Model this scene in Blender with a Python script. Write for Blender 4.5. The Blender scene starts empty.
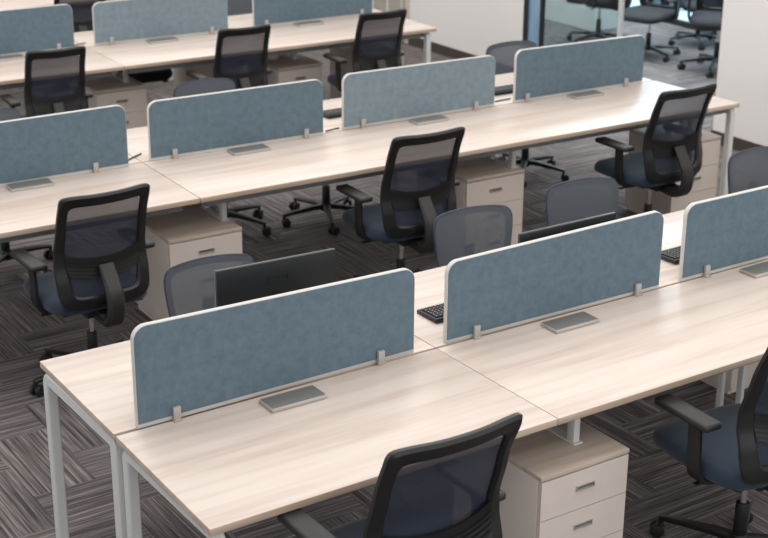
import bpy, bmesh, math, random
from math import sin, cos, pi, radians
from mathutils import Vector, Matrix
random.seed(7)
sc = bpy.context.scene
COL = sc.collection

# ------------------------------------------------------------------ materials
def srgb(r, g, b):
    f = lambda c: (c/255/12.92) if c/255 <= .04045 else ((c/255+.055)/1.055)**2.4
    return (f(r), f(g), f(b), 1)

def mat(name, col, rough=.5, metal=0, spec=.5, bump=0, bscale=200, var=0, vscale=30, sheen=0):
    m = bpy.data.materials.new(name); m.use_nodes = True
    nt = m.node_tree; b = nt.nodes['Principled BSDF']
    b.inputs['Base Color'].default_value = col
    b.inputs['Roughness'].default_value = rough
    b.inputs['Metallic'].default_value = metal
    b.inputs['Specular IOR Level'].default_value = spec
    if sheen: b.inputs['Sheen Weight'].default_value = sheen
    tc = nt.nodes.new('ShaderNodeTexCoord')
    if var:
        n = nt.nodes.new('ShaderNodeTexNoise'); n.inputs['Scale'].default_value = vscale; n.inputs['Detail'].default_value = 4
        r = nt.nodes.new('ShaderNodeMapRange'); r.inputs['From Min'].default_value = .3; r.inputs['From Max'].default_value = .7
        r.inputs['To Min'].default_value = 1-var; r.inputs['To Max'].default_value = 1+var
        mx = nt.nodes.new('ShaderNodeVectorMath'); mx.operation = 'SCALE'; mx.inputs[0].default_value = col[:3]
        nt.links.new(tc.outputs['Object'], n.inputs['Vector']); nt.links.new(n.outputs['Fac'], r.inputs['Value'])
        nt.links.new(r.outputs[0], mx.inputs['Scale']); nt.links.new(mx.outputs[0], b.inputs['Base Color'])
    if bump:
        n2 = nt.nodes.new('ShaderNodeTexNoise'); n2.inputs['Scale'].default_value = bscale; n2.inputs['Detail'].default_value = 2
        bp = nt.nodes.new('ShaderNodeBump'); bp.inputs['Strength'].default_value = bump; bp.inputs['Distance'].default_value = .002
        nt.links.new(tc.outputs['Object'], n2.inputs['Vector']); nt.links.new(n2.outputs['Fac'], bp.inputs['Height'])
        nt.links.new(bp.outputs[0], b.inputs['Normal'])
    return m

def ramp(nt, stops):
    r = nt.nodes.new('ShaderNodeValToRGB'); e = r.color_ramp.elements
    e[0].position, e[0].color = stops[0]; e[1].position, e[1].color = stops[-1]
    for p, c in stops[1:-1]:
        x = e.new(p); x.color = c
    return r

def wood_mat(name, c0, c1, c2, rough):
    m = bpy.data.materials.new(name); m.use_nodes = True
    nt = m.node_tree; N = nt.nodes; L = nt.links; b = N['Principled BSDF']
    tc = N.new('ShaderNodeTexCoord')
    mp = N.new('ShaderNodeMapping'); mp.inputs['Scale'].default_value = (.9, 13, 13)
    mp.inputs['Rotation'].default_value = (0, 0, radians(1.0))
    L.new(tc.outputs['Object'], mp.inputs['Vector'])
    n = N.new('ShaderNodeTexNoise'); n.inputs['Scale'].default_value = 1.5; n.inputs['Detail'].default_value = 5; n.inputs['Distortion'].default_value = .35
    L.new(mp.outputs[0], n.inputs['Vector'])
    mp2 = N.new('ShaderNodeMapping'); mp2.inputs['Scale'].default_value = (3, 95, 95)
    L.new(tc.outputs['Object'], mp2.inputs['Vector'])
    n2 = N.new('ShaderNodeTexNoise'); n2.inputs['Scale'].default_value = 1; n2.inputs['Detail'].default_value = 2
    L.new(mp2.outputs[0], n2.inputs['Vector'])
    ad = N.new('ShaderNodeMath'); ad.operation = 'MULTIPLY_ADD'; ad.inputs[1].default_value = .18
    L.new(n2.outputs['Fac'], ad.inputs[0]); L.new(n.outputs['Fac'], ad.inputs[2])
    r = ramp(nt, [(.42, c0), (.56, c1), (.72, c2)])
    L.new(ad.outputs[0], r.inputs['Fac']); L.new(r.outputs['Color'], b.inputs['Base Color'])
    b.inputs['Roughness'].default_value = rough
    return m

M = {}
M['top'] = wood_mat('pale_ash_laminate', srgb(199, 183, 170), srgb(208, 193, 183), srgb(215, 202, 193), .33)
M['edge'] = wood_mat('laminate_edge_band', srgb(178, 156, 136), srgb(188, 167, 148), srgb(197, 177, 159), .5)
M['ped'] = mat('beige_laminate', srgb(214, 201, 191), .45, var=.02, vscale=8)
M['pedtop'] = wood_mat('beige_wood_laminate', srgb(180, 163, 149), srgb(190, 174, 160), srgb(197, 182, 169), .4)
M['metal'] = mat('painted_silver_steel', srgb(212, 212, 210), .4, .05)
M['rail'] = mat('grey_steel_rail', srgb(128, 130, 131), .5, .1)
M['plate'] = mat('brushed_grey_metal', srgb(122, 122, 119), .4, .3)
M['alu'] = mat('satin_aluminium', srgb(178, 173, 168), .35, .3)
M['white'] = mat('white_edge_trim', srgb(200, 197, 192), .45)
M['black'] = mat('black_plastic', srgb(24, 24, 24), .42)
M['black_soft'] = mat('black_soft_plastic', srgb(38, 37, 36), .5)
M['rubber'] = mat('black_rubber', srgb(22, 22, 22), .55)
M['chrome'] = mat('chrome', srgb(215, 215, 215), .15, 1)
M['monitor'] = mat('monitor_back', srgb(30, 31, 32), .4)
M['monedge'] = mat('monitor_bezel', srgb(120, 120, 118), .4)
M['key'] = mat('keyboard_keys', srgb(40, 40, 42), .5)
M['kbgap'] = mat('keyboard_body', srgb(30, 30, 31), .45)
M['legend'] = mat('key_legend', srgb(190, 190, 190), .6)
M['seat'] = mat('navy_seat_fabric', srgb(25, 42, 60), .85, bump=.4, bscale=500, var=.12, vscale=60, sheen=.2)
M['seat_dark'] = mat('black_seat_fabric', srgb(28, 30, 34), .85, bump=.4, bscale=500)
M['wall'] = mat('white_wall_paint', srgb(233, 230, 227), .8, bump=.05, bscale=60)
M['skirt'] = mat('dark_skirting', srgb(70, 62, 56), .6)
M['frame_dark'] = mat('dark_aluminium', srgb(48, 46, 45), .4, .3)
M['door'] = mat('greige_door', srgb(170, 166, 154), .6)
M['ceil'] = mat('ceiling_paint', srgb(235, 235, 232), .9)

def fabric_mat(name, c):
    m = bpy.data.materials.new(name); m.use_nodes = True
    nt = m.node_tree; N = nt.nodes; L = nt.links; b = N['Principled BSDF']
    tc = N.new('ShaderNodeTexCoord')
    n = N.new('ShaderNodeTexNoise'); n.inputs['Scale'].default_value = 24; n.inputs['Detail'].default_value = 7; n.inputs['Roughness'].default_value = .7
    L.new(tc.outputs['Object'], n.inputs['Vector'])
    k = lambda f: tuple([min(1, x*f) for x in c[:3]]+[1])
    r = ramp(nt, [(.32, k(.84)), (.5, k(1)), (.68, k(1.17))])
    L.new(n.outputs['Fac'], r.inputs['Fac']); L.new(r.outputs['Color'], b.inputs['Base Color'])
    n2 = N.new('ShaderNodeTexNoise'); n2.inputs['Scale'].default_value = 420; n2.inputs['Detail'].default_value = 2
    L.new(tc.outputs['Object'], n2.inputs['Vector'])
    bp = N.new('ShaderNodeBump'); bp.inputs['Strength'].default_value = .35; bp.inputs['Distance'].default_value = .002
    L.new(n2.outputs['Fac'], bp.inputs['Height']); L.new(bp.outputs[0], b.inputs['Normal'])
    b.inputs['Roughness'].default_value = .9
    return m
M['felt'] = fabric_mat('blue_grey_felt', srgb(92, 110, 122))
M['felt_pale'] = fabric_mat('pale_blue_grey_felt', srgb(118, 134, 143))

def mesh_mat(name, c, transp, rough=.7):
    m = bpy.data.materials.new(name); m.use_nodes = True
    nt = m.node_tree; N = nt.nodes; L = nt.links; b = N['Principled BSDF']
    b.inputs['Base Color'].default_value = c; b.inputs['Roughness'].default_value = rough
    t = N.new('ShaderNodeBsdfTransparent'); mx = N.new('ShaderNodeMixShader'); mx.inputs[0].default_value = transp
    L.new(b.outputs[0], mx.inputs[1]); L.new(t.outputs[0], mx.inputs[2])
    L.new(mx.outputs[0], N['Material Output'].inputs['Surface'])
    return m
M['mesh'] = mesh_mat('slate_blue_chair_mesh', srgb(32, 38, 55), .13)
M['mesh_grey'] = mesh_mat('grey_blue_chair_mesh', srgb(92, 97, 106), .12)
M['mesh_rim'] = mesh_mat('grey_blue_mesh_over_frame', srgb(58, 64, 76), 0)
M['blue_light'] = mesh_mat('painted_blue_light', srgb(120, 160, 190), .45, .2)  # blue light from beyond the opening, put into the pane colour

def glass_mat():
    m = bpy.data.materials.new('clear_partition_glass'); m.use_nodes = True
    nt = m.node_tree; N = nt.nodes; L = nt.links
    N.remove(N['Principled BSDF'])
    t = N.new('ShaderNodeBsdfTransparent'); t.inputs[0].default_value = (.72, .78, .78, 1)
    g = N.new('ShaderNodeBsdfGlossy'); g.inputs['Roughness'].default_value = .02
    mx = N.new('ShaderNodeMixShader')
    mx.inputs[0].default_value = .08; L.new(t.outputs[0], mx.inputs[1]); L.new(g.outputs[0], mx.inputs[2])
    L.new(mx.outputs[0], N['Material Output'].inputs['Surface'])
    return m
M['glass'] = glass_mat()

def emit_mat(name, c, s):
    m = bpy.data.materials.new(name); m.use_nodes = True
    b = m.node_tree.nodes['Principled BSDF']
    b.inputs['Base Color'].default_value = c
    b.inputs['Emission Color'].default_value = c; b.inputs['Emission Strength'].default_value = s
    return m
M['daylight_fill'] = emit_mat('daylight_window', srgb(175, 212, 235), 1.3)

def carpet_mat():
    m = bpy.data.materials.new('striped_herringbone_carpet'); m.use_nodes = True
    nt = m.node_tree; N = nt.nodes; L = nt.links; b = N['Principled BSDF']
    W = .27; n_ = 2
    tc = N.new('ShaderNodeTexCoord')
    mp = N.new('ShaderNodeMapping'); mp.inputs['Location'].default_value = (.23, -.14, 0)
    L.new(tc.outputs['Object'], mp.inputs['Vector'])
    sp = N.new('ShaderNodeSeparateXYZ'); L.new(mp.outputs[0], sp.inputs[0])
    def math_(op, a, bb=None, c=None):
        k = N.new('ShaderNodeMath'); k.operation = op
        for i, v in enumerate((a, bb, c)):
            if v is None: continue
            if isinstance(v, (int, float)): k.inputs[i].default_value = v
            else: L.new(v, k.inputs[i])
        return k.outputs[0]
    fx = math_('DIVIDE', sp.outputs[0], W); fy = math_('DIVIDE', sp.outputs[1], W)
    i = math_('FLOOR', fx); j = math_('FLOOR', fy)
    k = math_('FLOORED_MODULO', math_('SUBTRACT', i, j), 2*n_)
    hor = math_('LESS_THAN', k, n_-.5)
    # stripe coordinate: across the plank; running coordinate: along the plank
    inv = math_('SUBTRACT', 1, hor)
    across = math_('ADD', math_('MULTIPLY', sp.outputs[1], hor), math_('MULTIPLY', sp.outputs[0], inv))
    along = math_('ADD', math_('MULTIPLY', sp.outputs[0], hor), math_('MULTIPLY', sp.outputs[1], inv))
    # plank id
    pid_h = math_('ADD', math_('MULTIPLY', j, 7.31), math_('MULTIPLY', math_('FLOOR', math_('DIVIDE', math_('SUBTRACT', i, j), 2*n_)), 3.77))
    pid_v = math_('ADD', math_('MULTIPLY', i, 5.13), math_('MULTIPLY', math_('FLOOR', math_('DIVIDE', math_('SUBTRACT', i, j), 2*n_)), 9.41))
    pid = math_('ADD', math_('MULTIPLY', pid_h, hor), math_('MULTIPLY', pid_v, inv))
    cb = N.new('ShaderNodeCombineXYZ')
    L.new(math_('MULTIPLY', across, 92), cb.inputs[0]); L.new(math_('MULTIPLY', along, 1.6), cb.inputs[1]); L.new(pid, cb.inputs[2])
    s = N.new('ShaderNodeTexNoise'); s.inputs['Scale'].default_value = 1; s.inputs['Detail'].default_value = 3; s.inputs['Roughness'].default_value = .75
    L.new(cb.outputs[0], s.inputs['Vector'])
    r = ramp(nt, [(.34, srgb(62, 59, 60)), (.45, srgb(94, 89, 89)), (.53, srgb(112, 106, 105)), (.64, srgb(150, 143, 140))])
    L.new(s.outputs['Fac'], r.inputs['Fac'])
    fine = N.new('ShaderNodeTexNoise'); fine.inputs['Scale'].default_value = 300
    L.new(tc.outputs['Object'], fine.inputs['Vector'])
    mx = N.new('ShaderNodeMix'); mx.data_type = 'RGBA'; mx.blend_type = 'MULTIPLY'; mx.inputs['Factor'].default_value = .5
    L.new(r.outputs['Color'], mx.inputs['A']); 
    fr = ramp(nt, [(.3, (.6, .6, .6, 1)), (.7, (1.2, 1.2, 1.2, 1))]); L.new(fine.outputs['Fac'], fr.inputs['Fac'])
    L.new(fr.outputs['Color'], mx.inputs['B'])
    L.new(mx.outputs['Result'], b.inputs['Base Color'])
    b.inputs['Roughness'].default_value = .95; b.inputs['Specular IOR Level'].default_value = .15
    bp = N.new('ShaderNodeBump'); bp.inputs['Strength'].default_value = .5; bp.inputs['Distance'].default_value = .003
    L.new(fine.outputs['Fac'], bp.inputs['Height']); L.new(bp.outputs[0], b.inputs['Normal'])
    return m
M['carpet'] = carpet_mat()

# ------------------------------------------------------------------ mesh helpers
class MB:
    def __init__(s): s.bm = bmesh.new()
    def _join(s, b2, slot=0):
        for f in b2.faces: f.material_index = slot
        me = bpy.data.meshes.new('t'); b2.to_mesh(me); b2.free(); s.bm.from_mesh(me); bpy.data.meshes.remove(me)
    def box(s, c, d, bev=0, rot=None, slot=0, seg=2):
        b = bmesh.new(); bmesh.ops.create_cube(b, size=1)
        bmesh.ops.scale(b, vec=Vector(d), verts=b.verts)
        if bev: bmesh.ops.bevel(b, geom=b.edges[:], offset=bev, segments=seg, profile=.5, affect='EDGES')
        if rot is not None: bmesh.ops.transform(b, matrix=rot.to_4x4(), verts=b.verts)
        bmesh.ops.translate(b, vec=Vector(c), verts=b.verts); s._join(b, slot); return s
    def prism(s, poly, z0, z1, bev=0, slot=0, side_slot=None):
        b = bmesh.new()
        lo = [b.verts.new((x, y, z0)) for x, y in poly]; hi = [b.verts.new((x, y, z1)) for x, y in poly]
        b.faces.new(lo[::-1]); b.faces.new(hi)
        n = len(poly)
        for i in range(n): b.faces.new((lo[i], lo[(i+1) % n], hi[(i+1) % n], hi[i]))
        bmesh.ops.recalc_face_normals(b, faces=b.faces)
        if bev: bmesh.ops.bevel(b, geom=b.edges[:], offset=bev, segments=2, profile=.5, affect='EDGES')
        b.normal_update()
        if side_slot is not None:
            for f in b.faces: f.material_index = slot if abs(f.normal.z) > .8 else side_slot
            me = bpy.data.meshes.new('t'); b.to_mesh(me); b.free(); s.bm.from_mesh(me); bpy.data.meshes.remove(me)
        else: s._join(b, slot)
        return s
    def cyl(s, p0, p1, r0, r1=None, n=16, slot=0, bev=0):
        r1 = r0 if r1 is None else r1
        p0 = Vector(p0); p1 = Vector(p1); d = p1-p0
        b = bmesh.new(); bmesh.ops.create_cone(b, cap_ends=True, segments=n, radius1=r0, radius2=r1, depth=d.length)
        if bev:
            es = [e for e in b.edges if len(e.link_faces) == 2 and any(len(f.verts) > 4 for f in e.link_faces)]
            bmesh.ops.bevel(b, geom=es, offset=bev, segments=2, profile=.5, affect='EDGES')
        q = Vector((0, 0, 1)).rotation_difference(d.normalized())
        bmesh.ops.transform(b, matrix=Matrix.Translation((p0+p1)/2) @ q.to_matrix().to_4x4(), verts=b.verts)
        s._join(b, slot); return s
    def sweep(s, path, wdir, widths, ths, slot=0, cap=True, round_=.25):
        """rounded rectangular section swept along path; wdir = fixed width axis"""
        b = bmesh.new(); path = [Vector(p) for p in path]; n = len(path)
        wd = Vector(wdir).normalized(); rings = []
        for i, p in enumerate(path):
            t = (path[min(i+1, n-1)]-path[max(i-1, 0)]).normalized()
            nn = t.cross(wd).normalized()
            w = widths[i] if hasattr(widths, '__len__') else widths
            h = ths[i] if hasattr(ths, '__len__') else ths
            c = min(w, h)*round_
            # mitre
            if 0 < i < n-1:
                a = (path[i]-path[i-1]).normalized(); bb = (path[i+1]-path[i]).normalized()
                k = math.sqrt(max(.25, (1+a.dot(bb))/2)); h = h/k
            pr = [(w/2-c, h/2), (w/2, h/2-c), (w/2, -h/2+c), (w/2-c, -h/2), (-w/2+c, -h/2), (-w/2, -h/2+c), (-w/2, h/2-c), (-w/2+c, h/2)]
            rings.append([b.verts.new(p+wd*x+nn*y) for x, y in pr])
        for i in range(n-1):
            for k in range(8): b.faces.new((rings[i][k], rings[i][(k+1) % 8], rings[i+1][(k+1) % 8], rings[i+1][k]))
        if cap: b.faces.new(rings[0]); b.faces.new(rings[-1][::-1])
        bmesh.ops.recalc_face_normals(b, faces=b.faces)
        s._join(b, slot); return s
    def build(s, name, mats, parent=None, smooth=True, loc=None, bevel=0):
        me = bpy.data.meshes.new(name); s.bm.to_mesh(me); s.bm.free()
        if not isinstance(mats, (list, tuple)): mats = [mats]
        for m in mats: me.materials.append(m)
        o = bpy.data.objects.new(name, me); COL.objects.link(o)
        if parent: o.parent = parent
        if loc: o.location = loc
        if smooth:
            for p in me.polygons: p.use_smooth = True
            me.set_sharp_from_angle(angle=radians(38))
        return o

def smooth_path(pts, n=4):
    """Catmull-Rom resample"""
    P = [Vector(p) for p in pts]; out = []
    for i in range(len(P)-1):
        p0 = P[max(i-1, 0)]; p1 = P[i]; p2 = P[i+1]; p3 = P[min(i+2, len(P)-1)]
        for k in range(n):
            t = k/n
            out.append(.5*((2*p1)+(-p0+p2)*t+(2*p0-5*p1+4*p2-p3)*t*t+(-p0+3*p1-3*p2+p3)*t**3))
    out.append(P[-1]); return out

def tag(o, label=None, cat=None, group=None, kind=None):
    if label: o['label'] = label
    if cat: o['category'] = cat
    if group: o['group'] = group
    if kind: o['kind'] = kind
    return o
def thing(name, label, cat, loc=(0, 0, 0), rz=0, group=None):
    o = bpy.data.objects.new(name, None); COL.objects.link(o); o.empty_display_size = .1
    o.location = loc; o.rotation_euler = (0, 0, rz)
    return tag(o, label, cat, group)
def dup(o, parent=None):
    c = o.copy(); COL.objects.link(c)
    if parent is not None: c.parent = parent
    for ch in list(o.children): dup(ch, c)
    return c

# ------------------------------------------------------------------ desks
DZ = .75; TT = .025
def local(quad, origin, ang):
    ca, sa = cos(-ang), sin(-ang)
    return [((x-origin[0])*ca-(y-origin[1])*sa, (x-origin[0])*sa+(y-origin[1])*ca) for x, y in quad]

def leg_frame(root, x, y0, y1, yr=None):
    """rectangular end frame: two legs and a top bar with rounded shoulders"""
    r = .022; zt = DZ-TT-.007-.0225; pts = [(x, y0, .0), (x, y0, zt-r)]
    for k in range(1, 5):
        a = k/4*pi/2; pts.append((x, y0+r*(1-cos(a)), zt-r+r*sin(a)))
    for k in range(0, 5):
        a = k/4*pi/2; pts.append((x, y1-r+r*sin(a), zt-r+r*cos(a)))
    pts.append((x, y1, 0))
    if yr is not None: y1 = yr
    mb = MB(); mb.sweep(pts, (1, 0, 0), .04, .045, round_=.12)
    mb.box((x, y0+.1, DZ-TT-.005), (.03, .05, .010)); mb.box((x, y1-.1, DZ-TT-.005), (.03, .05, .010))
    f = mb.build('leg_frame', M['metal'], root)
    return f

def make_desk(name, quad, ang, label, group, ends=(), plates=(), rail_y=.085, inset=0, legs_mid=(), cat='desk', sup=(), holes=()):
    """quad: world corners front-left, front-right, back-right, back-left; local frame origin at front-left"""
    o = quad[0]; q = local(quad, o, ang)
    root = thing(name, label, cat, (o[0], o[1], 0), ang, group)
    mb = MB(); mb.prism(q, DZ-TT, DZ, bev=.0015, slot=0, side_slot=1)
    mb.build('tabletop', [M['top'], M['edge']], root)
    L = q[1][0]; D = q[2][1]
    # rails under the top
    mb = MB(); mb.box((L/2, rail_y, DZ-TT-.034), (L-.12, .03, .03), .003); mb.build('front_rail', M['rail'], root)
    mb = MB(); mb.box((L/2, D-.05, DZ-TT-.034), (L-.12, .03, .04), .003); mb.build('rear_rail', M['metal'], root)
    for x in ends: leg_frame(root, x, .045, D-.04-inset)
    for x in legs_mid:
        mb = MB()
        mb.box((x, D/2, DZ-TT-.031), (.04, D-.16, .038), .003)
        mb.build('cross_beam', M['metal'], root)
    for (px, py) in sup:
        mb = MB(); mb.box((px, py, (DZ-TT-.052)/2), (.022, .03, DZ-TT-.052), .003); mb.box((px, py, .003), (.05, .05, .006), .001)
        mb.build('support_leg', M['metal'], root)
    for (px, py) in plates:
        pl = MB(); pl.box((px, py, DZ+.007), (.222, .100, .014), .005); pl.box((px, py, DZ+.0035), (.215, .098, .007), .002)
        po = pl.build('cable_port', M['alu'], root)
        l2 = MB(); l2.box((px, py+.001, DZ+.0145), (.210, .088, .003), .001); l2.build('lid', M['plate'], po)
    return root

def bracket(root_pos, ang, z0, label, w=.12, two=True):
    """steel riser that carries the table on a pedestal top"""
    r = thing('support_bracket', label, 'bracket', (root_pos[0], root_pos[1], z0), ang, 'steel risers between pedestals and desktops')
    h = DZ-TT-.066-z0
    mb = MB(); mb.box((0, 0, .003), (.04, .26, .006), .001); mb.build('foot_plate', M['metal'], r)
    for y in (-.1, .1):
        mb = MB(); mb.box((0, y, .006+(h-.006)/2), (.028, .04, h-.006), .003); mb.build('post', M['metal'], r)
    mb = MB(); mb.box((0, 0, h+.0), (.04, .3, .018), .002); mb.build('top_plate', M['metal'], r)
    return r

# Row 1
MID1 = .708
near1a = make_desk('desk', [(-.04, .004), (1.2835, .008), (1.2775, MID1), (-.026, MID1-.006)], 0,
    'pale wood desk half in the foreground with a silver end frame, at the bottom left', 'desks of the nearest row', ends=(.045,), sup=((1.03, .655),), plates=((.640, .611),), legs_mid=(1.2,))
near1b = make_desk('desk', [(1.286, .008), (4.7, .01), (4.7, MID1), (1.280, MID1)], 0,
    'long pale desk in the foreground, right of the joint, drawers under its left end', 'desks of the nearest row', ends=(3.36,), sup=((1.63, .655),), plates=((.569, .61), (1.66, .61)), legs_mid=(.1,))
far1a = make_desk('desk', [(-.026, MID1+.012), (1.277, MID1+.014), (1.277, 1.405), (-.015, 1.405)], 0,
    'pale wood desk half behind the first blue screen, with the black monitor on it', 'desks of the nearest row', ends=(.03,), legs_mid=(1.2,))
far1b = make_desk('desk', [(1.280, MID1+.014), (4.7, MID1+.014), (4.7, 1.405), (1.280, 1.405)], 0,
    'long pale wood desk half behind the nearest row of screens, with two black keyboards', 'desks of the nearest row', ends=(3.36,), sup=((1.63, .05),), legs_mid=(.1,))
# Row 2
A2 = -.027; O2 = (1.356, 2.805)
def r2(u, v): return (O2[0]+u*cos(A2)-v*sin(A2), O2[1]+u*sin(A2)+v*cos(A2))
near2b = make_desk('desk', [r2(.002, 0), r2(3.617, 0), r2(3.56, .70), r2(.002, .70)], A2,
    'long pale desk of the middle row, right of the joint, three drawer units under it', 'desks of the middle row', ends=(3.592,), inset=.21, plates=((.575, .605), (1.752, .62), (2.915, .62)), legs_mid=(.1, 2.03))
near2a = make_desk('desk', [r2(-2.6, 0), r2(-.002, 0), r2(-.002, .70), r2(-2.6, .70)], A2,
    'pale desk of the middle row left of the joint, behind the left black chair', 'desks of the middle row', ends=(.06,), plates=((1.955, .605),), legs_mid=(2.5,))
far2b = make_desk('desk', [r2(.002, .714), r2(3.555, .714), r2(3.50, 1.35), r2(.002, 1.35)], A2,
    'far half of the middle row right of the joint, mostly hidden by three blue screens', 'desks of the middle row', ends=(), sup=((1.95, .58),), legs_mid=(.1, 2.03))
far2a = make_desk('desk', [r2(-2.6, .714), r2(-.002, .714), r2(-.002, 1.35), r2(-2.6, 1.35)], A2,
    'far half of the middle row at the left, hidden behind the leftmost middle screen', 'desks of the middle row', ends=(.06,), legs_mid=(2.5,))
# Row 3
A3 = -.035; O3 = (2.21, 5.585)
def r3(u, v): return (O3[0]+u*cos(A3)-v*sin(A3), O3[1]+u*sin(A3)+v*cos(A3))
near3b = make_desk('desk', [r3(.002, 0), r3(2.485, 0), r3(2.48, .68), r3(.002, .68)], A3,
    'pale wood desk of the third row, ending at the white wall on the right', 'desks of the third row', ends=(2.43,), plates=((.53, .59), (1.72, .59)), legs_mid=(.1, 1.8))
near3a = make_desk('desk', [r3(-2.8, 0), r3(-.002, 0), r3(-.002, .68), r3(-2.8, .68)], A3,
    'pale wood desk of the third row at the left edge, behind the leftmost far chair', 'desks of the third row', ends=(.06,), plates=((2.2, .59),), legs_mid=(2.7,))
far3b = make_desk('desk', [r3(.002, .694), r3(2.47, .694), r3(2.46, 1.18), r3(.002, 1.18)], A3,
    'far half of the third row behind its two right screens', 'desks of the third row', ends=(2.41,), legs_mid=(.1,))
far3a = make_desk('desk', [r3(-2.8, .694), r3(-.002, .694), r3(-.002, 1.18), r3(-2.8, 1.18)], A3,
    'far half of the third row behind its leftmost screen', 'desks of the third row', ends=(.06,), legs_mid=(2.7,))
# Row 4
A4 = 0.0
near4 = make_desk('desk', [(.6, 7.86), (3.7, 7.86), (3.7, 8.5), (.6, 8.5)], A4,
    'farthest pale wood desk, in the top left corner of the picture', 'desks of the fourth row', ends=(.06, 3.04))

# ------------------------------------------------------------------ desk screens
def make_screen(x0, y0, x1, y1, h0, h1, label, clamps, felt='felt', group='blue felt desk screens'):
    L = math.hypot(x1-x0, y1-y0); a = math.atan2(y1-y0, x1-x0)
    T = .022
    root = thing('desk_screen', label, 'desk divider', (x0, y0, DZ), a, group)
    def outline(inset):
        r = .05-inset*.6; pts = []
        top = lambda x: h0+(h1-h0)*x/L-inset
        xa, xb = inset, L-inset
        pts += [(xa, inset if inset else 0), (xb, inset if inset else 0)]
        for k in range(0, 9):
            t = k/8*pi/2; pts.append((xb-r+r*cos(t), top(xb)-r+r*sin(t)))
        for k in range(0, 9):
            t = pi/2+k/8*pi/2; pts.append((xa+r+r*cos(t), top(xa)-r+r*sin(t)))
        return pts
    def slab(pts, ya, yb, bev):
        b = bmesh.new()
        f = [b.verts.new((x, ya, z)) for x, z in pts]; g = [b.verts.new((x, yb, z)) for x, z in pts]
        b.faces.new(f); b.faces.new(g[::-1]); n = len(pts)
        for i in range(n): b.faces.new((f[i], g[i], g[(i+1) % n], f[(i+1) % n]))
        bmesh.ops.recalc_face_normals(b, faces=b.faces)
        if bev:
            es = [e for e in b.edges if not (abs(e.verts[0].co.y-e.verts[1].co.y) > 1e-5)]
            bmesh.ops.bevel(b, geom=es, offset=bev, segments=2, profile=.5, affect='EDGES')
        return b
    mb = MB(); mb._join(slab(outline(0), .001, T, .003)); mb.build('edge_frame', M['white'], root)
    for nm, ya, yb in (('fabric_panel', -.0015, .003), ('fabric_panel', T-.002, T+.0015)):
        pts = outline(.0032)
        pts = [(x, max(z, .017)) for x, z in pts]
        mb = MB(); mb._join(slab(pts, ya, yb, 0)); mb.build(nm, M[felt], root)
    for cx in clamps:
        mb = MB()
        mb.box((cx, -.0105, .0265), (.028, .015, .050), .003)
        mb.box((cx, -.012, .0035), (.030, .024, .005), .001)
        mb.box((cx, T+.0105, .0265), (.028, .015, .050), .003)
        mb.box((cx, T/2, .0035), (.020, .05, .004), 0)
        mb.build('clamp', M['alu'], root)
    return root

make_screen(.055, .706, 1.184, .722, .367, .343, 'blue-grey felt screen at the front left, nearest the open desk end', (.140, .972))
make_screen(1.330, .720, 2.412, .710, .330, .344, 'blue-grey felt screen in the middle of the nearest row, two mesh chairs behind', (.135, .955))
make_screen(2.544, .713, 3.66, .705, .338, .34, 'blue-grey felt screen cut by the right edge of the picture', (.135, .97))
make_screen(.20, 3.507, 1.285, 3.478, .325, .332, 'blue-grey felt screen of the middle row cut by the left edge', (.1, .90))
make_screen(1.419, 3.500, 2.458, 3.456, .320, .320, 'second blue-grey felt screen from the left in the middle row, rounded grey chair behind', (.135, .925))
make_screen(2.602, 3.475, 3.655, 3.445, .320, .314, 'paler blue-grey felt screen of the middle row, behind the centre black chair', (.125, .91), 'felt_pale')
make_screen(3.806, 3.440, 4.818, 3.406, .322, .314, 'felt screen at the right end of the middle row, in front of the glass', (.088, .865))
make_screen(.95, 6.32, 2.14, 6.25, .310, .315, 'blue-grey felt screen of the third row cut by the left edge', (.1, 1.075))
make_screen(2.298, 6.268, 3.317, 6.20, .300, .31, 'pale felt screen of the third row cut by the top edge, left of centre', (.12, .885), 'felt_pale')
make_screen(3.538, 6.215, 4.568, 6.185, .32, .32, 'felt screen at the right end of the third row, cut by the top edge', (.10, .93))

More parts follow.
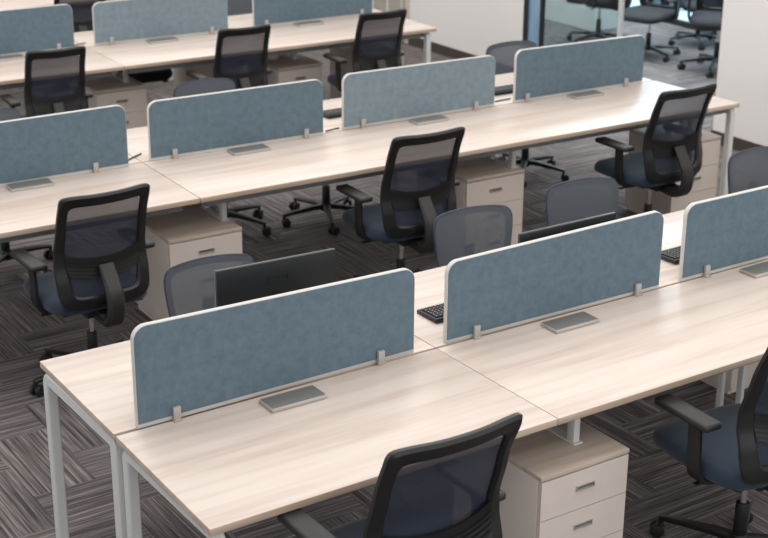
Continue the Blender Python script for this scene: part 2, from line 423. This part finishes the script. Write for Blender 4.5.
# ------------------------------------------------------------------ drawer pedestals
def make_ped(x, y, rz, label, W=.405, D=.50, H=.53, drawers=3):
    root = thing('drawer_pedestal', label, 'drawer unit', (x, y, 0), rz, 'beige drawer pedestals')
    T = .018
    # body, origin = front left corner on the floor, front faces -y
    mb = MB()
    mb.box((T/2, D/2+.01, (H-T)/2+.02), (T, D-.02, H-T-.04+.0), .001)
    mb.box((W-T/2, D/2+.01, (H-T)/2+.02), (T, D-.02, H-T-.04), .001)
    mb.box((W/2, D-T/2, (H-T)/2+.02), (W-2*T, T, H-T-.04), 0)
    mb.box((W/2, D/2+.01, .02+T/2+.001), (W-2*T, D-.04, T), 0)
    mb.box((W/2, D/2, .011), (W-.03, D-.05, .022), 0)
    mb.build('body', M['ped'], root)
    mb = MB(); mb.box((W/2, D/2, H-T/2), (W, D, T), .0015); mb.build('top_panel', M['pedtop'], root)
    z = H-T-.003; hs = [.155, .155, .175]
    for k, h in enumerate(hs[:drawers]):
        # front with a slot opening for the handle
        sw, sh = .078, .014; cz = z-h*.5+.008; fx0, fx1 = .003, W-.003; z0, z1 = z-h+.0015, z-.0015
        cx = W/2
        mb = MB(); ft = .017
        mb.box(((fx0+cx-sw/2)/2, ft/2, (z0+z1)/2), (cx-sw/2-fx0, ft, z1-z0), 0)
        mb.box(((fx1+cx+sw/2)/2, ft/2, (z0+z1)/2), (fx1-cx-sw/2, ft, z1-z0), 0)
        mb.box((cx, ft/2, (z0+cz-sh/2)/2), (sw, ft, cz-sh/2-z0), 0)
        mb.box((cx, ft/2, (z1+cz+sh/2)/2), (sw, ft, z1-cz-sh/2), 0)
        bmesh.ops.remove_doubles(mb.bm, verts=mb.bm.verts, dist=1e-5)
        d = mb.build('drawer', M['ped'], root, smooth=False)
        mb = MB()
        mb.box((cx, -.0015, cz+sh/2+.002), (sw+.008, .007, .004), .001)
        mb.box((cx, -.0015, cz-sh/2-.002), (sw+.008, .007, .004), .001)
        mb.box((cx-sw/2-.002, -.0015, cz), (.004, .007, sh), .001); mb.box((cx+sw/2+.002, -.0015, cz), (.004, .007, sh), .001)
        mb.box((cx, .006, cz), (sw, .003, sh), 0, slot=1)
        mb.build('handle', [M['alu'], M['plate']], d)
        z -= h
    return root

P1 = make_ped(1.235, .020, 0, 'beige drawer pedestal under the nearest desk joint, three drawers showing')
make_ped(1.215, 2.888, A2, 'beige drawer pedestal right of the left black chair, behind the black monitor')
make_ped(3.055, 2.905, A2, 'beige drawer pedestal right of the centre black chair, in the middle row')
make_ped(4.545, 2.80, A2, 'pale drawer pedestal behind the right black chair, by the desk end', W=.38, D=.42)
make_ped(2.115, 5.87, A3, 'beige drawer pedestal of the third row next to the leftmost far chair', W=.37)
make_ped(3.50, 5.80, A3, 'beige drawer pedestal of the third row between the two far chairs', W=.37)
make_ped(4.23, 5.80, A3, 'beige drawer pedestal of the third row nearest the white wall, seen past a chair', W=.37)
# pedestals of the far halves, backs to the camera
def rear_ped(x, y, rz, label, **k): return make_ped(x, y, rz+pi, label, **k)
rear_ped(3.505, 1.385, 0, 'drawer pedestal in shadow under the nearest row, behind the chair at the right edge')
rear_ped(3.50, 6.74, A3, 'drawer pedestal under the far half of the third row, seen edge-on under the desk', W=.38, D=.38)

bracket((1.505, .273), 0, .53, 'silver steel riser on the pedestal under the nearest desk joint')
bracket((1.60, 3.14), A2, .53, 'silver steel riser on the pedestal right of the left black chair')
bracket((3.42, 3.06), A2, .53, 'silver steel riser on the pedestal right of the centre black chair')
bracket((4.80, 3.03), A2, .53, 'silver steel riser on the pedestal by the right desk end')
bracket((2.41, 6.12), A3, .53, 'silver steel riser on the leftmost pedestal of the third row')
bracket((3.76, 6.12), A3, .53, 'silver steel riser on the middle pedestal of the third row')

# ------------------------------------------------------------------ chairs
def five_star(root, turn=0, R=.29, metalmat='black'):
    mb = MB(); mb.cyl((0, 0, .070), (0, 0, .125), .036, .03, 20, bev=.004)
    for k in range(5):
        a = turn+k*2*pi/5; d = Vector((cos(a), sin(a), 0)); w = Vector((-sin(a), cos(a), 0))
        pts = [d*.02+Vector((0, 0, .10)), d*.10+Vector((0, 0, .098)), d*.2+Vector((0, 0, .088)), d*(R-.02)+Vector((0, 0, .078)), d*R+Vector((0, 0, .074))]
        mb.sweep(pts, w, [.046, .040, .034, .028, .024], [.034, .03, .024, .02, .018])
    base = mb.build('base', M[metalmat], root)
    for k in range(5):
        a = turn+k*2*pi/5; d = Vector((cos(a), sin(a), 0)); sw = a+(.6, -1.1, 2.0, .2, 1.3)[k]
        ax = Vector((cos(sw), sin(sw), 0)); p = d*(R-.005); tr = Vector((-sin(sw), cos(sw), 0))*.012
        mb = MB()
        for s_ in (-1, 1): mb.cyl(p+tr+ax*(s_*.008)+Vector((0, 0, .028)), p+tr+ax*(s_*.027)+Vector((0, 0, .028)), .028, .026, 18, bev=.003)
        mb.cyl(p+Vector((0, 0, .03)), p+Vector((0, 0, .076)), .009, n=10)
        mb.box(p+tr*.6+Vector((0, 0, .046)), (.016, .022, .02), .004, rot=Matrix.Rotation(sw, 3, 'Z'))
        mb.build('castor', M['rubber'], base)
    return base

def rounded_seat(w, d, h, z, yc, r=.07, crown=.012):
    """cushion: superellipse plan, puffed top, waterfall front"""
    b = bmesh.new(); n = 48; rings = []
    prof = [(.90, 0.0), (.97, .10), (1.0, .30), (1.0, .55), (.975, .80), (.92, .95), (.75, 1.05), (.45, 1.12), (0.15, 1.15)]
    for s, hz in prof:
        ring = []
        for k in range(n):
            t = 2*pi*k/n; ct, st = cos(t), sin(t); e = .42
            x = math.copysign(abs(ct)**e, ct)*w/2*s; y = math.copysign(abs(st)**e, st)*d/2*s
            zz = z+hz*h; yy = y/d*2
            x *= 1-.05*max(0, yy)
            if yy > .5: zz -= (yy-.5)**2*.10
            ring.append(b.verts.new((x, y+yc, zz)))
        rings.append(ring)
    for i in range(len(rings)-1):
        for k in range(n): b.faces.new((rings[i][k], rings[i][(k+1) % n], rings[i+1][(k+1) % n], rings[i+1][k]))
    b.faces.new(rings[0][::-1]); b.faces.new(rings[-1])
    bmesh.ops.recalc_face_normals(b, faces=b.faces)
    return b

# back outline of the framed chair (half, x>0), z bottom..top ; local scale: top z 1.0
ZT = 1.0
def interp(tab, z):
    for i in range(len(tab)-1):
        if tab[i][0] <= z <= tab[i+1][0]:
            t = (z-tab[i][0])/(tab[i+1][0]-tab[i][0]); t2 = t*t*(3-2*t)*.4+t*.6
            return tab[i][1]+(tab[i+1][1]-tab[i][1])*t2
    return tab[0][1] if z < tab[0][0] else tab[-1][1]
YB = [(.40, -.215), (.50, -.215), (.58, -.205), (.66, -.185), (.72, -.185), (.85, -.222), (1.02, -.285)]
def yback(x, z): return interp(YB, z)+.55*x*x

def loop_outline(top, ctl, n=6):
    """closed smooth outline through control points of right half mirrored"""
    right = [Vector((x, 0, z)) for x, z in ctl]
    pts = right+[Vector((-p.x, 0, p.z)) for p in right[::-1]]
    if pts[0].x == 0: pass
    out = []; N_ = len(pts)
    for i in range(N_):
        p0, p1, p2, p3 = pts[(i-1) % N_], pts[i], pts[(i+1) % N_], pts[(i+2) % N_]
        for k in range(n):
            t = k/n
            v = .5*((2*p1)+(-p0+p2)*t+(2*p0-5*p1+4*p2-p3)*t*t+(-p0+3*p1-3*p2+p3)*t**3)
            out.append((v.x, v.z))
    return out

def ring_frame(outer, inner, yf, th, flare=0):
    b = bmesh.new(); n = len(outer)
    V = []
    for o, i in zip(outer, inner):
        mx, mz = (o[0]+i[0])/2, (o[1]+i[1])/2
        y0 = yf(o[0], o[1]); y1 = yf(i[0], i[1])
        e = .18
        ox, oz = o[0]+(i[0]-o[0])*e, o[1]+(i[1]-o[1])*e
        jx, jz = i[0]+(o[0]-i[0])*e, i[1]+(o[1]-i[1])*e
        V.append([b.verts.new(p) for p in ((ox, y0+th/2, oz), (o[0], y0+th*.25, o[1]), (o[0], y0-th*.25, o[1]), (ox, y0-th/2, oz),
                                           (jx, y1-th/2, jz), (i[0], y1-th*.2, i[1]), (i[0], y1+th*.2, i[1]), (jx, y1+th/2, jz))])
    for k in range(n):
        a = V[k]; c = V[(k+1) % n]
        for q in range(8): b.faces.new((a[q], a[(q+1) % 8], c[(q+1) % 8], c[q]))
    bmesh.ops.recalc_face_normals(b, faces=b.faces)
    return b

def fill_grid(wfun, z0, z1, yf, nx=10, nz=16, off=0):
    b = bmesh.new(); rows = []
    for j in range(nz+1):
        z = z0+(z1-z0)*j/nz; w = wfun(z)
        rows.append([b.verts.new((w*(2*i/nx-1), yf(w*(2*i/nx-1), z)+off, z)) for i in range(nx+1)])
    for j in range(nz):
        for i in range(nx): b.faces.new((rows[j][i], rows[j][i+1], rows[j+1][i+1], rows[j+1][i]))
    return b

def make_chair(label, seatmat='seat', turn=.70):
    root = thing('office_chair', label, 'chair', group='black office chairs with framed mesh backs')
    five_star(root, turn, .31)
    mb = MB(); mb.cyl((0, 0, .12), (0, 0, .25), .026, .024, 20, bev=.003); mb.cyl((0, 0, .25), (0, 0, .385), .0135, n=16, slot=1)
    mb.build('gas_lift', [M['black'], M['chrome']], root)
    mb = MB(); mb.box((0, -.01, .395), (.15, .26, .05), .012); mb.box((0, -.16, .40), (.07, .14, .035), .01)
    mb.cyl((.05, .04, .395), (.21, .05, .385), .006, n=10); mb.box((.225, .05, .385), (.05, .022, .008), .003)
    mb.cyl((-.05, .0, .395), (-.20, .0, .385), .006, n=10); mb.box((-.215, 0, .385), (.05, .022, .008), .003)
    mb.build('tilt_mechanism', M['black'], root)
    mb = MB(); mb.box((0, .03, .422), (.40, .38, .012), .005); mb.build('seat_pan', M['black'], root)
    mb = MB(); mb._join(rounded_seat(.495, .500, .070, .424, .050)); mb.build('seat', M[seatmat], root)
    # arms
    for s in (-1, 1):
        pts = smooth_path([(s*.10, -.02, .413), (s*.19, -.02, .408), (s*.250, -.02, .425), (s*.270, -.02, .48), (s*.270, -.015, .56), (s*.270, -.01, .636)], 4)
        mb = MB(); n = len(pts)
        mb.sweep(pts, (0, 1, 0), [.075-.02*(i/n) for i in range(n)], [.022]*n)
        a = mb.build('armrest', M['black'], root)
        mb = MB(); mb.box((s*.268, .035, .648), (.075, .265, .028), .011, seg=3); mb.build('arm_pad', M['black_soft'], a)
    # back frame
    ctlo = [(.06, .460), (.165, .463), (.206, .483), (.221, .54), (.224, .64), (.221, .74), (.2175, .87), (.217, .96), (.2145, .993), (.199, 1.009), (.150, 1.013), (.06, 1.010)]
    ctli = [(.055, .516), (.118, .518), (.146, .530), (.158, .56), (.168, .64), (.176, .74), (.175, .87), (.174, .925), (.171, .943), (.159, .953), (.130, .956), (.055, .954)]
    mb = MB(); mb._join(ring_frame(loop_outline(0, ctlo), loop_outline(0, ctli), yback, .028))
    mb.build('back_frame', M['black'], root)
    wt = [(.50, .11), (.53, .145), (.56, .162), (.64, .180), (.74, .184), (.87, .183), (.925, .182), (.95, .170), (.96, .14)]
    mb = MB(); mb._join(fill_grid(lambda z: interp(wt, z), 0.506, .962, yback, 12, 22, off=.004))
    mb.build('back_mesh', M['mesh'], root)
    # lumbar band and spine
    wl = [(.56, .162), (.64, .178), (.80, .184)]
    mb = MB()
    def lum(x, z): return yback(x, z)-.016
    def sag(g):
        for v in g.verts: v.co.z += -.012+.035*(v.co.x/.19)**2
    for za, zb in ((.606, .614), (.622, .630), (.638, .646), (.654, .662), (.670, .696)):
        g = fill_grid(lambda z: interp(wl, z), za, zb, lum, 14, 1); sag(g)
        r = bmesh.ops.solidify(g, geom=g.faces[:], thickness=.008); mb._join(g)
    g = fill_grid(lambda z: interp(wl, z), .606, .696, lambda x, z: lum(x, z)+.005, 14, 2); sag(g)
    bmesh.ops.solidify(g, geom=g.faces[:], thickness=.003); mb._join(g)
    mb.build('lumbar_support', M['black_soft'], root)
    pts = smooth_path([(0, -.215, .655), (0, -.228, .63), (0, -.262, .58), (0, -.290, .53), (0, -.298, .46), (0, -.275, .405), (0, -.21, .378), (0, -.10, .39)], 4)
    n = len(pts); mb = MB(); mb.sweep(pts, (1, 0, 0), [.072+.010*min(1, i/12) for i in range(n)], [.016+.030*min(1, i/14) for i in range(n)], round_=.3)
    mb.build('spine', M['black_soft'], root)
    return root

chairA = make_chair('black office chair with navy seat, at the left by a beige pedestal')
chairA.location = (.695, 2.665, 0); chairA.rotation_euler = (0, 0, .02)
def place_chair(src, x, y, rz, label, s=1.0, group=None):
    c = dup(src); c.location = (x, y, 0); c.rotation_euler = (0, 0, rz); c.scale = s if hasattr(s, '__len__') else (s, s, s); c['label'] = label
    if group: c['group'] = group
    return c
place_chair(chairA, 2.465, 2.685, -.04, 'black office chair with navy seat in the centre of the picture, at the middle row')
place_chair(chairA, 4.225, 2.665, .0, 'black office chair with navy seat on the right, pulled up to the middle row end')
place_chair(chairA, .53, -.15, .0, 'large black office chair at the bottom centre, cut by the lower edge', 1.09)
place_chair(chairA, 2.07, -.15, -.05, 'black office chair with navy seat cut by the right edge, beside the nearest drawers', 1.05)
place_chair(chairA, 1.62, 5.45, -.08, 'leftmost small black chair of the third row, in front of the upper left desk', (.88, .94, 1.0))
place_chair(chairA, 2.92, 5.42, -.06, 'small black chair of the third row beside the middle beige pedestal', (.88, .94, 1.0))
place_chair(chairA, 3.99, 5.38, -.05, 'small black chair of the third row nearest the white wall', (.88, .94, 1.0))
place_chair(chairA, 2.75, 7.75, -.1, 'black chair at the top edge, beyond the left gap of the third row screens', .95)

def make_rear_chair(label):
    """task chair with a rounded all-mesh back; back leans towards -y locally"""
    root = thing('mesh_chair', label, 'chair', group='chairs with rounded grey mesh backs')
    five_star(root, .9)
    mb = MB(); mb.cyl((0, 0, .12), (0, 0, .24), .026, .024, 20, bev=.003); mb.cyl((0, 0, .24), (0, 0, .375), .0135, n=16, slot=1)
    mb.build('gas_lift', [M['black'], M['chrome']], root)
    mb = MB(); mb.box((0, -.01, .385), (.15, .26, .05), .012); mb.box((0, -.16, .39), (.06, .14, .03), .01)
    mb.cyl((-.05, .03, .385), (-.19, .03, .36), .006, n=10); mb.box((-.205, .03, .355), (.04, .03, .05), .006)
    mb.build('tilt_mechanism', M['black'], root)
    mb = MB(); mb._join(rounded_seat(.46, .44, .055, .412, .03)); mb.build('seat', M['seat_dark'], root)
    yb = lambda x, z: -.205-.10*(z-.5)**1.0*1.0-.0+.9*x*x*.55 if z > .5 else -.205+.9*x*x*.55
    ctlo = [(.06, .49), (.120, .495), (.160, .525), (.180, .60), (.196, .70), (.204, .79), (.200, .835), (.178, .862), (.130, .873), (.05, .879)]
    ctli = [(.055, .52), (.105, .525), (.135, .55), (.150, .60), (.165, .70), (.172, .78), (.168, .815), (.150, .835), (.115, .843), (.05, .848)]
    mb = MB(); mb._join(ring_frame(loop_outline(0, ctlo), loop_outline(0, ctli), yb, .012)); mb.build('back_frame', M['mesh_rim'], root)
    wt = [(.50, .13), (.525, .156), (.60, .177), (.70, .193), (.79, .201), (.835, .196), (.858, .176), (.870, .130), (.875, .06)]
    mb = MB(); mb._join(fill_grid(lambda z: interp(wt, z), .503, .874, yb, 12, 24, off=.0085)); mb.build('back_mesh', M['mesh_grey'], root)
    pts = smooth_path([(0, -.245, .70), (0, -.25, .60), (0, -.25, .50), (0, -.225, .42), (0, -.15, .392)], 4)
    mb = MB(); mb.sweep(pts, (1, 0, 0), .05, .018, round_=.3); mb.build('spine', M['black'], root)
    return root
rc = make_rear_chair('rounded grey mesh chair behind the black monitor')
rc.location = (.835, 1.50, 0); rc.rotation_euler = (0, 0, pi-.06)
place_chair(rc, 2.125, 1.44, pi-.14, 'rounded grey mesh chair behind the middle screen, left of the two side by side')
place_chair(rc, 2.82, 1.50, pi-.16, 'rounded grey mesh chair behind the thin top edge of a monitor')
place_chair(rc, 3.96, 1.42, pi-.1, 'rounded dark mesh chair at the right edge, above the cut-off screen')
place_chair(rc, 2.23, 4.26, pi-.05, 'rounded grey mesh chair peeping over the second screen of the middle row')
place_chair(rc, 2.84, 4.06, pi+.25, 'chair pushed in under the middle row, its star base left of the centre chair', (1, 1, .93))
place_chair(rc, 4.47, 4.13, pi-.1, 'rounded dark mesh chair in front of the white wall, between two middle row screens', 1.0)
place_chair(rc, .86, 4.28, pi-.1, 'rounded mesh chair at the left edge above the middle row, mostly out of frame')
place_chair(rc, 3.74, 6.80, pi-.1, 'dark chair behind the third row, in the gap between its two right screens')
place_chair(rc, 2.78, 6.66, pi-.1, 'chair behind the third row, its seat showing under the desk')

# ------------------------------------------------------------------ desk items
def make_monitor(x, y, rz, label, W=.495, H=.30, top=1.08):
    root = thing('monitor', label, 'monitor', (x, y, DZ), rz, 'black monitors seen from behind')
    zc = top-DZ-H/2
    mb = MB(); mb.box((0, .006, zc), (W, .014, H), .003); mb.box((0, -.003, zc-.08), (W*.5, .012, H*.4), .004)
    mb.build('housing', M['monitor'], root)
    mb = MB(); mb.box((0, .014, zc), (W, .004, H), .001); mb.build('bezel', M['monedge'], root)
    mb = MB(); mb.box((0, .017, zc+.003), (W-.014, .002, H-.018)); mb.build('display', M['rubber'], root)
    mb = MB()
    for dx, dz, sx, sz in ((0, .02, .085, .004), (0, -.02, .085, .004), (-.042, 0, .004, .04), (.042, 0, .004, .04)):
        mb.box((dx, -.002, zc+.08+dz*.6), (sx, .004, sz), .001)
    mb.build('vesa_rim', M['rubber'], root)
    mb = MB(); mb.sweep([(0, -.02, .008), (0, -.022, .10), (0, -.02, zc)], (1, 0, 0), .05, .014); mb.build('stand_neck', M['black'], root)
    mb = MB(); mb.box((0, .045, .006), (.22, .17, .012), .004); mb.build('stand_foot', M['black'], root)
    return root
m1 = make_monitor(.812, 1.085, -.06, 'black monitor seen from behind, standing above the nearest screen')
m2 = dup(m1); m2.location = (1.983, .80, DZ); m2.rotation_euler = (radians(0), 0, -.006); m2['label'] = 'monitor hidden behind the middle screen, only its thin top edge showing'
m2.scale = (1, 1, 1.03)
m3 = dup(m1); m3.location = (3.47, .86, DZ); m3.rotation_euler = (0, 0, -.02); m3['label'] = 'monitor behind the screen at the right edge, only its corner showing'; m3.scale = (1, 1, 1.03)

def make_keyboard(x, y, rz, label):
    root = thing('keyboard', label, 'keyboard', (x, y, DZ), rz, 'black keyboards')
    mb = MB(); mb.box((0, 0, .010), (.42, .135, .018), .004, rot=Matrix.Rotation(radians(-2), 3, 'X')); mb.build('body', M['kbgap'], root)
    mb = MB()
    for r in range(6):
        n = 21
        for k in range(n):
            xx = -.2+.4*(k+.5)/n; yy = -.055+.11*(r+.5)/6
            mb.box((xx, yy, .0215+yy*-.035), (.0155, .0145, .007), .0012, seg=1)
    mb.build('keys', M['key'], root)
    mb = MB()
    for r in range(6):
        for k in range(21):
            xx = -.2+.4*(k+.5)/21; yy = -.055+.11*(r+.5)/6
            mb.box((xx-.002, yy+.002, .0253+yy*-.035), (.004, .003, .0004))
    mb.build('key_legends', M['legend'], root)
    return root
k1 = make_keyboard(1.62, .965, .0, 'black keyboard on the far desk, in the gap left of the middle screen')
def place_kb(x, y, rz, label):
    c = dup(k1); c.location = (x, y, DZ); c.rotation_euler = (0, 0, rz); c['label'] = label
place_kb(2.87, .945, .02, 'black keyboard in the gap at the left of the cut-off right screen')
place_kb(2.86, 3.785, .0, 'black keyboard in the gap left of the paler middle row screen')
place_kb(4.02, 3.70, -.02, 'black keyboard in the gap before the right end screen of the middle row')
def cable(pts, label):
    mb = MB(); P_ = smooth_path(pts, 5); n = len(P_)
    mb.sweep(P_, (0, 0, 1), .006, [.010]*n, round_=.3)
    o = mb.build('pen', M['rubber']); tag(o, label, 'pen', 'black pens on the far desks')
    return o
def penat(u, v, z=DZ+.004): pass
cable([(1.30, 3.555, DZ+.0045), (1.36, 3.60, DZ+.0045), (1.43, 3.645, DZ+.0045)], 'thin black pen on the desk in the left gap of the middle row')
cable([(2.50, 3.50, DZ+.0045), (2.55, 3.51, DZ+.0045), (2.60, 3.52, DZ+.0045)], 'thin black pen on the desk left of the paler screen')
cable([(3.72, 3.52, DZ+.0045), (3.78, 3.525, DZ+.0045), (3.84, 3.53, DZ+.0045)], 'thin black pen below the keyboard in the right gap of the middle row')
cable([(2.17, 6.33, DZ+.0045), (2.22, 6.36, DZ+.0045), (2.27, 6.375, DZ+.0045)], 'thin black pen on the third row behind the leftmost far chair')

# ------------------------------------------------------------------ room shell
def struct(name, mb, mats, smooth=False):
    o = mb.build(name, mats, None, smooth); o['kind'] = 'structure'; return o
mb = MB(); mb.box((4, 4, -.05), (16, 18, .1)); struct('floor', mb, M['carpet'])
WX = 6.17; WT = .14; OY0, OY1 = 4.05, 6.31
def wallbox(mb, y0, y1, z0=0, z1=3.6): mb.box((WX+WT/2, (y0+y1)/2, (z0+z1)/2), (WT, y1-y0, z1-z0))
mb = MB(); wallbox(mb, -3, OY0); wallbox(mb, OY1, 8.0); wallbox(mb, 9.1, 12.9); wallbox(mb, OY0, OY1, 2.6, 3.6); wallbox(mb, 8.0, 9.1, 2.3, 3.6)
struct('wall_right', mb, M['wall'])
mb = MB(); mb.box((WX-.006, (OY0-3)/2, .045), (.012, OY0+3, .09)); mb.box((WX-.006, (OY1+8)/2, .045), (.012, 8-OY1, .09))
struct('baseboard_right', mb, M['skirt'])
# door beyond
mb = MB(); mb.box((WX+.05, 8.55, 1.15), (.05, 1.06, 2.29), .002)
d = struct('door_1', mb, M['door'])
mb = MB()
for y in (8.02, 9.08): mb.box((WX+.03, y, 1.15), (.10, .05, 2.30), .003)
f = mb.build('door_frame', M['ped'], d)
mb = MB()
for k in range(4): mb.box((WX+.02, 8.15+k*.25, 1.2), (.012, .02, 2.0), .002)
mb.build('door_panel_strip', M['wall'], d)
# glazed opening
mb = MB()
mb.box((WX+.02, OY1-.025, 1.3), (.03, .05, 2.6), .002)
mb.box((WX+WT/2, OY0+.012, 1.3), (.10, .024, 2.6), .002); mb.box((WX+.02, (OY0+OY1)/2, 2.58), (.03, OY1-OY0-.14, .05), .002)
mb.box((WX+.02, 6.08, 1.3), (.03, .035, 2.55), .002)
w = struct('window_1', mb, M['frame_dark'])
mb = MB(); mb.box((WX+.02, 5.13, 1.28), (.03, .035, 2.54), .002); mb.build('door_post', M['metal'], w)
mb = MB(); mb.box((WX+.02, 5.60, 1.28), (.01, .91, 2.54)); mb.build('glass_pane', M['glass'], w)
mb = MB(); mb.box((WX+.02, 6.18, 1.28), (.01, .16, 2.54)); mb.build('blue_lit_pane', M['blue_light'], w)  # strip coloured to stand in for blue light behind the glass
# far room
mb = MB()
mb.box((9.05, 7, 1.8), (.1, 8, 3.6)); struct('wall_far', mb, M['wall'])
mb = MB()
mb.box((8.97, 7.2, .03), (.06, 2.9, .06))
for y in (5.8, 6.75, 7.7, 8.6): mb.box((8.97, y, 1.35), (.05, .05, 2.6))
mb.box((8.97, 7.2, .26), (.05, 2.8, .02))
w2 = struct('window_2', mb, M['frame_dark'])
mb = MB(); mb.box((8.985, 7.2, 1.35), (.01, 2.8, 2.6)); mb.build('glass_pane', M['daylight_fill'], w2)
mb = MB(); mb.box((8.2, 8.35, .14), (.35, 1.7, .28), .004); struct('trim_1', mb, M['wall'])

farA = make_chair('dim black chair seen through the glass pane, left of the slim post', 'seat_dark', .2)
farA.location = (7.69, 7.05, 0); farA.rotation_euler = (0, 0, .5); farA.scale = (.95, .95, .95)
farA['group'] = 'black chairs in the room beyond the opening'
place_chair(farA, 7.74, 6.42, 1.9, 'black chair in the next room, just right of the slim glass post', (.95, .95, .86))
place_chair(farA, 8.5, 6.55, 2.6, 'black chair farthest back in the next room, against the bright window', (.9, .9, .85))
place_chair(farA, 7.86, 5.68, 2.3, 'black chair in the next room cut by the white wall on the right', 1.0)

# ceiling
mb = MB(); mb.box((1.8, 4, 3.65), (20, 18, .1))
CEIL = struct('ceiling', mb, M['ceil'])
mb = MB(); mb.box((1.8, 12.95, 1.8), (20, .1, 3.6)); struct('wall_back', mb, M['wall'])

# ------------------------------------------------------------------ lights
def area(name, loc, sx, sy, power, rot=(0, 0, 0), col=(1, 1, 1)):
    l = bpy.data.lights.new(name, 'AREA'); l.shape = 'RECTANGLE'; l.size = sx; l.size_y = sy; l.energy = power; l.color = col
    o = bpy.data.objects.new(name, l); COL.objects.link(o); o.location = loc; o.rotation_euler = rot; return o
area('ceiling_light', (2.2, 4.5, 3.56), 7.6, 15, 495, col=(1, .985, .965))
area('ceiling_light', (7.7, 6.6, 3.5), 2.2, 4, 260, col=(.85, .95, 1))
area('daylight_fill', (-3.4, 4.5, 1.9), 8, 2.4, 110, rot=(0, radians(-90), 0), col=(.93, .97, 1))
area('daylight_fill', (1.5, -5.2, 2.0), 11, 2.6, 80, rot=(radians(90), 0, 0), col=(1, .99, .97))  # added soft fill from the camera side, brightens faces turned to the camera

wd = bpy.data.worlds.new('world'); sc.world = wd; wd.use_nodes = True
bg = wd.node_tree.nodes['Background']; bg.inputs[0].default_value = (.93, .96, 1, 1); bg.inputs[1].default_value = .78

# ------------------------------------------------------------------ camera
YAW, PIT, ROL = .5887, .3645, .0071
F_ = Vector((sin(YAW)*cos(PIT), cos(YAW)*cos(PIT), -sin(PIT))); R0 = Vector((cos(YAW), -sin(YAW), 0)); U0 = R0.cross(F_)
R_ = R0*cos(ROL)+U0*sin(ROL); U_ = -R0*sin(ROL)+U0*cos(ROL)
cam = bpy.data.cameras.new('camera'); co = bpy.data.objects.new('camera', cam); COL.objects.link(co)
mw = Matrix((R_, U_, -F_)).transposed().to_4x4(); mw.translation = Vector((-1.7279, -3.4332, 3.0197)); co.matrix_world = mw
cam.sensor_width = 36; cam.lens = 1486.4558*36/768; cam.clip_start = .05; cam.clip_end = 100
cam.dof.use_dof = True; cam.dof.focus_distance = 5.2; cam.dof.aperture_fstop = 4.5
sc.camera = co
sc.view_settings.view_transform = 'Standard'; sc.view_settings.look = 'None'; sc.view_settings.exposure = .08; sc.view_settings.gamma = 1
sc.view_settings.use_curve_mapping = False
